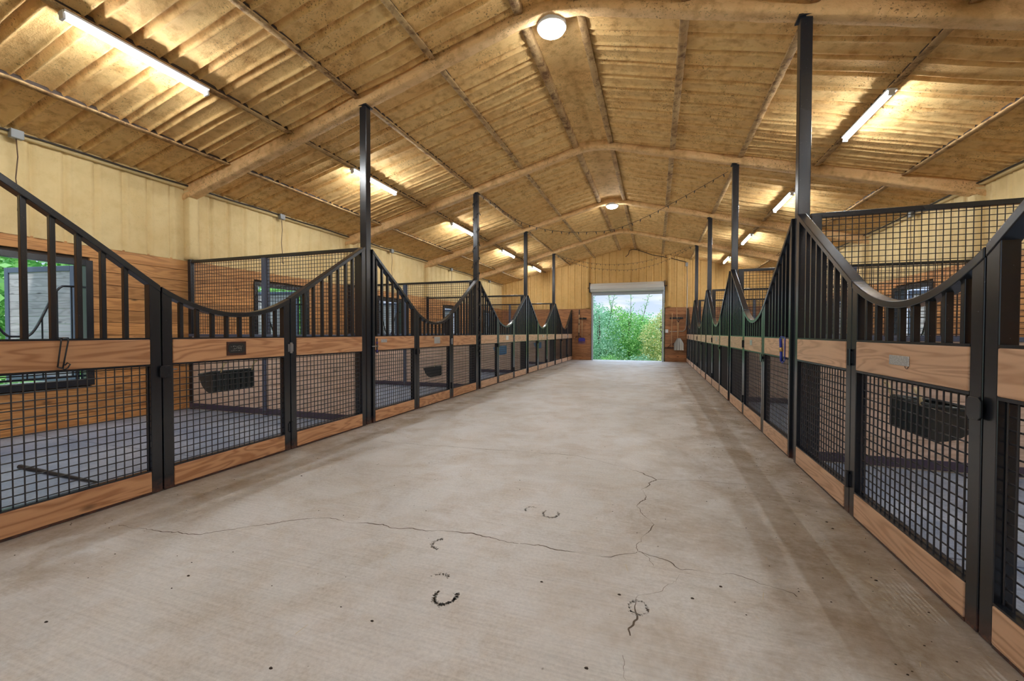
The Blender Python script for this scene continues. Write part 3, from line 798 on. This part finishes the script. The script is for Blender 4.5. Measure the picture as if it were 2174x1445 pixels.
# ================================================================ tools on the far wall
YT = YE-.05
def rack(x, z, w, lab):
    t = thing('tool_rack', lab, 'tool rack', (x, YE, z), 0, 'tool racks')
    obj('rail', MB().box(-w/2, w/2, -.03, 0, -.035, .035), M['plastic'], t, bevel=.004)
    for i in range(5):
        q = -w/2+w*(i+.5)/5
        obj('clip', MB().box(q-.022, q-.012, -.085, -.03, -.03, .03).box(q+.012, q+.022, -.085, -.03, -.03, .03), M['plastic'], t)
    return t
a = onY(1236, 676, YE); rack(a.x+.03, a.z, .34, 'black tool rack holding two forks, left of the far door')
a = onY(1437, 675, YE); rack(a.x-.02, a.z, .52, 'black tool rack holding rake and shovel, right of the far door')
def pt(px, py, Y=YT): return onY(px, py, Y)
# pitchfork 1 (long cream handle, black grip, purple tines)
t = thing('manure_fork', 'fork with cream and black handle hanging left of the far door', 'fork', tuple(pt(1229, 724)), 0, 'stall forks')
z0 = pt(1229, 724).z; H = lambda y: pt(1229, y).z - z0
obj('handle', MB().tube([(0, 0, H(706)), (.01, 0, H(668))], .017, 8), M['straw'], t, smooth=True)
obj('grip', MB().tube([(.01, 0, H(667.9)), (.015, 0, H(657))], .021, 8), M['plastic'], t, smooth=True)
obj('grip_band', MB().tube([(.006, 0, H(686)), (.007, 0, H(689.5))], .021, 8), M['plastic'], t)
obj('ferrule', MB().tube([(0, 0, H(714)), (0, 0, H(706))], .019, 8), M['plastic'], t, smooth=True)
def tines(n, w, l, mt, par):
    obj('fork_yoke', MB().tube([(-w/2, 0, -.05), (-w/3, 0, 0), (0, 0, .02), (w/3, 0, 0), (w/2, 0, -.05)], .010, 6), mt, par, smooth=True)
    for i in range(n):
        x = -w/2+w*i/(n-1)
        obj('tine', MB().tube([(x, 0, -.05+.04*(1-abs(2*i/(n-1)-1))), (x*1.05, -.02, -l*.5), (x*1.1, -.05, -l)], [.007, .006, .003], 6), mt, par, smooth=True)
s1 = bpy.data.objects.new('fork_head', None); C.objects.link(s1); s1.parent = t; s1.location = (-.02, 0, H(714))
tines(5, .26, .30, M['plaque'], s1)
t = thing('manure_fork', 'fork with plain wooden handle and purple head, left of the far door', 'fork', tuple(pt(1235.5, 718)), 0, 'stall forks')
z0 = pt(1235.5, 718).z
obj('handle', MB().tube([(0, 0, 0), (.012, 0, pt(1235.5, 669).z-z0)], .017, 8), M['handle_wood'], t, smooth=True)
s1 = bpy.data.objects.new('fork_head', None); C.objects.link(s1); s1.parent = t; s1.location = (0, -.02, .0)
obj('fork_basket', MB().prism([(-.15, -.02), (-.10, .03), (.10, .03), (.15, -.02), (.14, -.13), (-.14, -.13)], -.015, .005, 'y'), M['purple'], s1)
for i in range(9):
    x = -.14+.28*i/8
    obj('tine', MB().tube([(x, 0, -.12), (x*1.02, -.02, -.20), (x*1.05, -.04, -.27)], [.006, .005, .003], 6), M['purple'], s1, smooth=True)
# rake
t = thing('levelling_rake', 'long handled rake with wide triangular braced head, right of the far door', 'rake', tuple(pt(1426, 738)), 0)
z0 = pt(1426, 738).z; x0 = pt(1426, 738).x
H = lambda px, y: (pt(px, y).x-x0, 0, pt(px, y).z-z0)
obj('handle', MB().tube([H(1425.5, 737), H(1427, 664)], .016, 8), M['handle_wood'], t, smooth=True)
obj('rake_head', MB().box(H(1411, 739)[0], H(1441, 739)[0], -.02, .02, -.015, .015), M['plaque'], t)
for px in (1416, 1436): obj('brace', MB().tube([H(px, 738.5), H(1425.8, 729)], .010, 6), M['plaque'], t)
for i in range(16):
    x = H(1411, 739)[0]+(H(1441, 739)[0]-H(1411, 739)[0])*(i+.5)/16
    obj('tooth', MB().tube([(x, 0, -.015), (x, 0, -.06)], .005, 4), M['plaque'], t)
# broom handle + scoop shovel
t = thing('push_broom', 'long pale wooden handle leaning behind the scoop shovel, right of the far door', 'broom', tuple(pt(1438, 728)), 0)
z0 = pt(1438, 728).z; x0 = pt(1438, 728).x
obj('handle', MB().tube([H(1439, 728), H(1438, 690), H(1436.5, 652)], .015, 8), M['handle_wood'], t, smooth=True)
obj('broom_head', MB().box(-.17, .12, -.02, .03, -.05, .0), M['plaque'], t, bevel=.01)
t = thing('scoop_shovel', 'wide aluminium scoop shovel hanging blade down right of the far door', 'shovel', tuple(pt(1441, 731, YT-.06)), 0)
z0 = pt(1441, 731, YT-.06).z; x0 = pt(1441, 731, YT-.06).x
H = lambda px, y: (onY(px, y, YT-.06).x-x0, -.02, onY(px, y, YT-.06).z-z0)
obj('handle', MB().tube([H(1440, 712), H(1440.5, 700), H(1440, 684)], [.024, .018, .016], 8), M['handle_wood'], t, smooth=True)
hx, _, hz = H(1440, 682)
obj('d_grip', MB().tube([(hx, -.02, hz-.02), (hx-.05, -.02, hz+.05), (hx-.05, -.02, hz+.12), (hx+.05, -.02, hz+.12), (hx+.05, -.02, hz+.05), (hx, -.02, hz-.02)], .012, 6), M['plastic'], t, smooth=True)
bl = MB(); nu, nv = 14, 10; vs = []
for j in range(nv+1):
    v = j/nv
    wv = .19*min(1, (.35+1.5*v)) if v < .45 else .19
    for i in range(nu+1):
        u = -1+2*i/nu
        vs.append((u*wv, -.045*abs(u)**3-.012*math.cos(u*PI*4)*v, .26-.50*v-.0*abs(u)))
q = len(vs); vs2 = [(x, y+.006, z) for x, y, z in vs]
fs = [(j*(nu+1)+i, j*(nu+1)+i+1, (j+1)*(nu+1)+i+1, (j+1)*(nu+1)+i) for j in range(nv) for i in range(nu)]
bl.add(vs+vs2, fs+[tuple(q+a for a in f)[::-1] for f in fs])
obj('blade', bl, M['aluminium'], t, smooth=True, fix=False)

# ================================================================ string lights
def string(name, lab, pts, sag_pts, bulbs=26, grp=None):
    m = MB().tube(pts, .004, 5); t = thing(name, lab, 'string lights', tuple(pts[0]), 0, grp)
    off = Vector(pts[0]); m.v = [tuple(Vector(v)-off) for v in m.v]
    obj('wire', m, M['conduit'], t, smooth=True)
    b = MB()
    P = [Vector(p)-off for p in pts]
    tot = sum((P[i+1]-P[i]).length for i in range(len(P)-1)); acc = 0; k = 0; step = tot/bulbs; nxt = step/2
    for i in range(len(P)-1):
        l = (P[i+1]-P[i]).length
        while nxt <= acc+l:
            p = P[i].lerp(P[i+1], (nxt-acc)/l)
            dx = .012 if k % 2 else -.012
            key = ('bulb', k % 2)
            o = obj('bulb', lambda: MB().tube([(0, 0, 0), (dx*.8, 0, -.025), (dx*1.2, 0, -.055)], [.006, .010, .003], 6), M['conduit'], t, smooth=True, key=key)
            o.location = p; nxt += step; k += 1
        acc += l
    return t
def bez(pp, n=8):      # Catmull-Rom through points
    P = [Vector(p) for p in pp]; P = [P[0]]+P+[P[-1]]; out = []
    for i in range(1, len(P)-2):
        for j in range(n):
            t = j/n; a, b, c, d = P[i-1:i+3]
            out.append(.5*((2*b)+(c-a)*t+(2*a-5*b+4*c-d)*t*t+(3*b-a-3*c+d)*t**3))
    out.append(P[-2]); return out
Y2 = PY(2)-.08
string('string_lights', 'string of small dark bulbs sagging across the aisle between the second pair of posts',
       bez([onY(x, y, Y2) for x, y in ((1021, 414), (1062, 443), (1105, 470), (1150, 485), (1200, 492), (1250, 492), (1297, 488), (1340, 474), (1390, 451), (1440, 424), (1490, 396), (1546, 364))]), 0, 30, 'string lights')
Y4 = PY(4)-.08
string('string_lights', 'upper string of bulbs sagging across the aisle between the farthest posts',
       bez([onY(x, y, Y4) for x, y in ((1182, 541), (1222, 552), (1262, 559), (1310, 561), (1360, 556), (1410, 543), (1470, 522))]), 0, 30, 'string lights')
string('string_lights', 'lower string of bulbs sagging across the aisle between the farthest posts',
       bez([onY(x, y, Y4) for x, y in ((1182, 543), (1222, 559), (1262, 569), (1320, 573), (1360, 569), (1410, 554), (1470, 523))]), 0, 34, 'string lights')
pts = []; cx_, cy2 = -(WX+.072), PY(2)
for i in range(241):
    t_ = i/240; a = t_*2*PI*13; r = .078+.006*math.sin(i*.7)
    z = .72+t_*3.40
    if t_ < .3: z = .72+t_*1.5
    else: z = .72+.45+(t_-.3)/.7*2.9
    pts.append((cx_+r*math.cos(a)*1.05, cy2+r*math.sin(a), z))
string('string_lights', 'dark string of lights wound round the second post of the left row', pts, 0, 60, 'string lights')

# ================================================================ feeders hanging inside the gates
def feeder(s, k, u0, u1, z1, m, lab, name='hanging_feeder', h=.40, d=.30):
    t = thing(name, lab, 'feeder', (s*(WX+.075), PY(k)+(u0+u1)/2, z1-h), 0, 'feeders hung inside the gates')
    hw = (u1-u0)/2; b = MB()
    prof = [(0, h), (0, .02), (.02, 0), (d*.25, .004), (d*.5, h*.10), (d*.78, h*.34), (d, h*.74), (d, h*.86)]
    n = 14; rows = []
    # shell: profile swept in y; the aisle face carries vertical ribs
    ys = [-hw+2*hw*i/56 for i in range(57)]
    vs = []
    for y in ys:
        rb = .020*max(0, math.cos((y+hw)/(2*hw)*2*PI*7))**.5 if True else 0
        ed = 1-.12*max(0, (abs(y)-hw*.9)/(hw*.1))
        for a, z in prof:
            x = a
            if a < .01: x = a-rb+.01
            vs.append((s*x, y, z*1.0))
    m_ = len(prof); fs = []
    for i in range(len(ys)-1):
        for j in range(m_-1): fs.append((i*m_+j, (i+1)*m_+j, (i+1)*m_+j+1, i*m_+j+1))
    fs.append(tuple(range(m_))); fs.append(tuple(range((len(ys)-1)*m_, len(ys)*m_))[::-1])
    b.add(vs, fs)
    obj('tub', b, m, t, key=('tub', s, k, m.name))
    obj('rim', MB().tube([(s*.0, -hw, h), (s*.0, hw, h), (s*d, hw, h*.86), (s*d, -hw, h*.86), (0, -hw, h)], .010, 6), m, t, smooth=True)
    for y in (-hw*.62, hw*.92):
        obj('hanging_strap', MB().tube([(s*.0, y, h-.01), (-s*.012, y+.012, h+.04), (-s*.02, y+.03, h+.075), (-s*.03, y+.035, h+.07)], .009, 6), M['straw'], t, smooth=True)
    return t
FZ = .885
feeder(-1, 0, 1.59, 1.985, .872, M['plastic'], 'black ribbed plastic feeder hung inside the nearest gate of the left row', h=.185, d=.16)
feeder(1, 0, 1.64, 2.01, .857, M['plastic'], 'black ribbed plastic feeder hung inside the nearest gate of the right row', h=.185, d=.22)
feeder(-1, 1, 1.76, 2.10, .622, M['plastic'], 'black ribbed plastic feeder hung inside the second gate of the left row', h=.178, d=.16)
feeder(-1, 2, 1.45, 1.95, .88, M['blue2'], 'pale blue feeder tub hung inside the third gate of the left row', h=.22, d=.16)
feeder(-1, 3, 1.45, 1.85, .90, M['blue2'], 'small bright blue feeder tub hung inside the fourth gate of the left row', h=.2, d=.15)

# blanket / bridle bracket hooked over the nearest left board
t = thing('bridle_hook', 'bent wire bridle hook hanging over the nearest left board', 'hook', (-WX, 1.63, 0))
for y, dz in ((1.612, 0), (1.655, 0)):
    A = [onX(x, yy, -WX+.02) for x, yy in (((130, 718), (122, 779)) if y < 1.63 else ((145, 719), (133, 782)))]
    obj('wire', MB().tube([(-.05, A[0].y-1.63, 1.15), (-.045, A[0].y-1.63, 1.182), (.018, A[0].y-1.63, 1.182), (.018, A[0].y-1.63, 1.16), (.022, A[1].y-1.63, A[1].z)], .0042, 6), M['steel'], t, smooth=True)
a = onX(133, 782, -WX+.02); b = onX(143, 777, -WX+.02)
obj('hook_end', MB().tube([(.022, a.y-1.63, a.z), (.03, a.y-1.63+.004, a.z-.008), (.034, b.y-1.63-.004, b.z-.010), (.034, b.y-1.63+.008, b.z+.012), (.034, b.y-1.63-.006, b.z+.022), (.034, a.y-1.63+.004, a.z+.02)], .0042, 6), M['steel'], t, smooth=True)
a0 = onX(122, 779, -WX+.02); obj('cross_wire', MB().tube([(.022, a0.y-1.63, a0.z), (.022, a.y-1.63, a.z)], .0042, 6), M['steel'], t)
# blue strap with snap on the right row, blue fastener on the left row
def strap(s, k, ycen, lab, rodm):
    t = thing('strap', lab, 'strap', (s*(WX-.02), ycen, 1.05))
    obj('strap_sleeve', MB().tube([(0, .03, .115), (0, .01, .02)], .013, 8), rodm, t, smooth=True)
    obj('strap_sleeve', MB().tube([(0, .003, -.02), (0, -.012, -.12)], .013, 8), rodm, t, smooth=True)
    obj('snap', MB().tube([(0, .01, .02), (0, .003, -.02)], .018, 8).tube([(0, .02, .0), (0, .07, -.012)], .006, 6), M['brass'], t, smooth=True)
    obj('loop', MB().tube([(0, .03, .115), (0, .02, .135), (s*.01, -.05, .13), (s*.01, -.09, .12), (s*.01, -.09, -.10), (0, -.05, -.135), (0, -.012, -.12)], .005, 6), rodm, t, smooth=True)
strap(1, 1, 5.00, 'blue sleeved strap with brass snap on the second right stall panel', M['blue'])
t = thing('door_bolt', 'slide bolt with blue sleeve on the board beside the nearest left post', 'bolt', (-(WX-.012), 4.84, 1.04))
obj('sleeve', MB().tube([(0, 0, -.10), (0, 0, .10)], .010, 8), M['plastic'], t, smooth=True)
obj('sleeve_band', MB().tube([(0, 0, .03), (0, 0, .055)], .013, 8), M['purple'], t, smooth=True)
obj('sleeve_band', MB().tube([(0, 0, -.085), (0, 0, -.055)], .013, 8), M['purple'], t, smooth=True)
obj('bolt_rod', MB().tube([(0, -.10, -.005), (0, .03, -.005)], .007, 8), M['chrome'], t, smooth=True)

# ================================================================ litter on the floor
rnd = random.Random(11)
sm = MB()
for i in range(900):
    s = rnd.choice((-1, 1, 1)); x = s*(2.38-abs(rnd.gauss(0, .32))); y = rnd.uniform(.5, 12)
    a = rnd.uniform(0, PI); l = rnd.uniform(.004, .018); dx, dy = math.cos(a)*l, math.sin(a)*l; wdt = .0009
    sm.add([(x-dx-wdt, y-dy, .0012), (x-dx+wdt, y-dy, .0012), (x+dx+wdt, y+dy, .0025), (x+dx-wdt, y+dy, .0025)], [(0, 1, 2, 3)])
for px, py in ((1620, 1265), (1850, 1240), (1330, 1205), (820, 1178), (640, 1336), (830, 1200)):
    p = onZ(px, py, 0); a = rnd.uniform(0, PI); l = .03; dx, dy = math.cos(a)*l, math.sin(a)*l
    sm.add([(p.x-dx, p.y-dy, .001), (p.x-dx+.002, p.y-dy, .001), (p.x+dx+.002, p.y+dy, .003), (p.x+dx, p.y+dy, .003)], [(0, 1, 2, 3)])
tag(obj('straw_bits', sm, M['straw'], fix=False), 'loose straw bits scattered on the concrete along the stall fronts', 'straw', kind='stuff')
cm = MB()
def crumb(x, y, r):
    n = 6; vs = []
    for j, (q, h) in enumerate(((1, 0), (.8, .5), (.3, .8))):
        for i in range(n):
            a = 2*PI*i/n; e = 1+.3*noise.noise(Vector((x*50+i, y*50, j))); vs.append((x+r*q*e*math.cos(a)*1.5, y+r*q*e*math.sin(a), r*h))
    fs = [(j*n+i, j*n+(i+1) % n, (j+1)*n+(i+1) % n, (j+1)*n+i) for j in range(2) for i in range(n)]+[tuple(range(2*n, 3*n))]
    cm.add(vs, fs)
for i in range(520):
    s = rnd.choice((-1, 1, 1)); x = s*(2.38-abs(rnd.gauss(0, .45))); crumb(x, rnd.uniform(.7, 13), rnd.uniform(.0012, .0038))
for i in range(160): crumb(rnd.uniform(-2.2, 2.2), rnd.uniform(.6, 9), rnd.uniform(.0012, .0035))
for px, py in ((400, 1222), (98, 1320), (575, 1418), (1315, 1262), (1150, 1235), (1530, 1245), (1755, 1108), (1768, 1122), (1860, 1232), (640, 1010), (790, 1318), (1245, 1418), (1470, 1270)):
    p = onZ(px, py, 0); crumb(p.x, p.y, .0055)
tag(obj('dirt_crumbs', cm, M['dung'], fix=False), 'dark crumbs of dirt scattered over the concrete aisle', 'dirt', kind='stuff')

# ================================================================ outside
def tree(name, lab, base, blobs, leafmat, n, size, seed, trunk=True, stems=(), grp='trees outside'):
    rnd = random.Random(seed); t = thing(name, lab, 'tree', base, 0, grp)
    m = MB(); tot = sum(b[3]**2 for b in blobs)
    for (bx, by, bz, br) in blobs:
        k = int(n*br**2/tot)
        for _ in range(k):
            v = Vector((rnd.gauss(0, 1), rnd.gauss(0, 1), rnd.gauss(0, 1))).normalized()
            r = br*(rnd.random()**.25)*(1+.35*noise.noise(v*2.2+Vector((bx, by, bz)))+.15*noise.noise(v*6))
            p = Vector((bx, by, bz))+Vector((v.x*r, v.y*r, v.z*r*.9))
            q = Vector((rnd.gauss(0, 1), rnd.gauss(0, 1), rnd.gauss(0, .6))).normalized(); w = q.cross(Vector((rnd.gauss(0, 1), rnd.gauss(0, 1), rnd.gauss(0, 1)))).normalized()
            s = size*rnd.uniform(.6, 1.3)
            m.add([p-q*s, p+w*s*.6, p+q*s, p-w*s*.6], [(0, 1, 2, 3)])
    for (p0, p1) in stems:
        a, b = Vector(p0), Vector(p1)
        for i in range(26):
            f = i/26; p = a.lerp(b, f); v = Vector((rnd.gauss(0, 1), rnd.gauss(0, 1), rnd.uniform(.2, 1.2))).normalized(); l = .55*(1-f)+.12
            for j in range(9):
                c = p+v*l*j/8+noise.noise_vector(p*3+v*j)*.05; w = v.cross(Vector((rnd.random(), rnd.random(), 1))).normalized(); s = size*.8
                m.add([c-v*s, c+w*s*.5, c+v*s, c-w*s*.5], [(0, 1, 2, 3)])
    obj('foliage', m, leafmat, t, fix=False)
    if trunk:
        top = max(b[2] for b in blobs); tb = MB().tube([(0, 0, 0), (.05, .03, top*.5), (0, 0, top)], [.11, .08, .04], 7)
        for (bx, by, bz, br) in blobs: tb.tube([(0.03, .02, bz*.4), (bx*.5, by*.5, bz*.75), (bx, by, bz+br*.3)], [.05, .035, .012], 5)
        for p0, p1 in stems: tb.tube([p0, p1], [.022, .006], 5)
        obj('trunk', tb, M['trunk'], t, smooth=True)
    return t
tree('juniper_tree', 'bluish green juniper filling the left of the far doorway', (-2.0, 25.5, -1.7),
     [(0, 0, 3.0, 1.3), (-.6, .2, 1.6, 1.4), (.5, -.3, 1.5, 1.2), (-.2, .3, 4.0, .85), (.2, -.2, .7, 1.1)], M['leaf_blue'], 14000, .05, 1, stems=[((-.3, 0, 3.6), (-.5, 0, 5.6)), ((.5, .2, 3.2), (.9, .2, 5.4))])
tree('broadleaf_tree', 'bright green bushy tree in the middle of the far doorway', (-.35, 26.6, -1.7),
     [(0, 0, 2.9, 1.4), (-.7, .4, 3.6, 1.0), (.8, -.4, 2.0, 1.3), (0, -.3, 1.2, 1.4), (.9, .3, 3.2, .8)], M['leaf_green'], 15000, .055, 2, stems=[((.1, 0, 3.2), (.1, 0, 6.1)), ((.7, 0, 3.4), (1.2, .1, 5.4)), ((-.9, 0, 3.6), (-1.3, 0, 5.6))])
tree('blossoming_tree', 'yellow green tree at the right of the far doorway', (1.45, 24.8, -1.7),
     [(0, 0, 2.8, 1.15), (.3, -.2, 1.7, 1.3), (-.5, .2, 1.0, 1.0), (.5, .2, 3.7, .8)], M['leaf_yellow'], 12000, .05, 3, stems=[((.3, 0, 3.4), (.2, 0, 5.2))])
tree('low_bush', 'low light green bush just outside the far doorway on the left', (-1.1, 22.6, -1.25), [(0, 0, .75, .62), (.5, .1, .6, .5), (-.5, .1, .65, .5)], M['leaf_green'], 4000, .035, 4, False)
tree('low_bush', 'low bluish bush just outside the far doorway in the middle', (.5, 23.3, -1.45), [(0, 0, .8, .8), (.8, .1, .7, .6)], M['leaf_blue'], 4000, .04, 5, False)
tree('low_bush', 'low yellowish bush just outside the far doorway on the right', (1.9, 22.9, -1.35), [(0, 0, .9, .7), (.5, .1, 1.3, .5)], M['leaf_yellow'], 4000, .04, 6, False)
tree('broadleaf_tree', 'tall green tree farther off behind the far doorway trees', (-3.6, 33, -2.0), [(0, 0, 3.4, 2.2), (1.6, 0, 2.6, 2.0), (3.4, .5, 3.0, 2.0), (5.8, 0, 2.6, 2.0), (7.6, 0, 3.2, 1.9)], M['leaf_blue'], 12000, .09, 7)
for i, (x, y, s_) in enumerate(((-13, 3.8, -1), (-15, 9.5, -1), (-14, 15.5, -1), (14, 8, 1), (15, 14, 1))):
    tree('broadleaf_tree', 'green tree outside the %s windows, %s' % (('left', 'right')[s_ > 0], ['opposite the nearest stall', 'opposite the second stall', 'opposite the far stalls', 'opposite the second stall', 'opposite the far stalls'][i]),
         (x, y, -.3), [(0, 0, 3.2, 2.3), (-.5, 2, 2.6, 2.0), (.4, -2, 2.4, 1.9), (0, 0, 1.4, 2.1)], M['leaf_green'], 9000, .11, 20+i)
b = onZ(1382, 765, -.35)
b = onY(1382.5, 759, 21.0); wb = MB().box(b.x-.06, b.x+.06, 20.94, 21.06, -.6, b.z)
tag(obj('marker_box', wb, M['white'], bevel=.02), 'white utility box standing outside the far doorway', 'utility box')
fe = thing('board_fence', 'white board fence seen through the nearest left window', 'fence', (-10.5, 0, -.25))
for i in range(9): obj('fence_post', lambda: MB().box(-.05, .05, -.05, .05, 0, 1.35), M['white'], fe, key='fp').location = (0, -2+i*2.4, 0)
for z in (.35, .72, 1.08): obj('fence_rail', MB().box(.055, .085, -2.1, 17.4, z, z+.13), M['white'], fe)
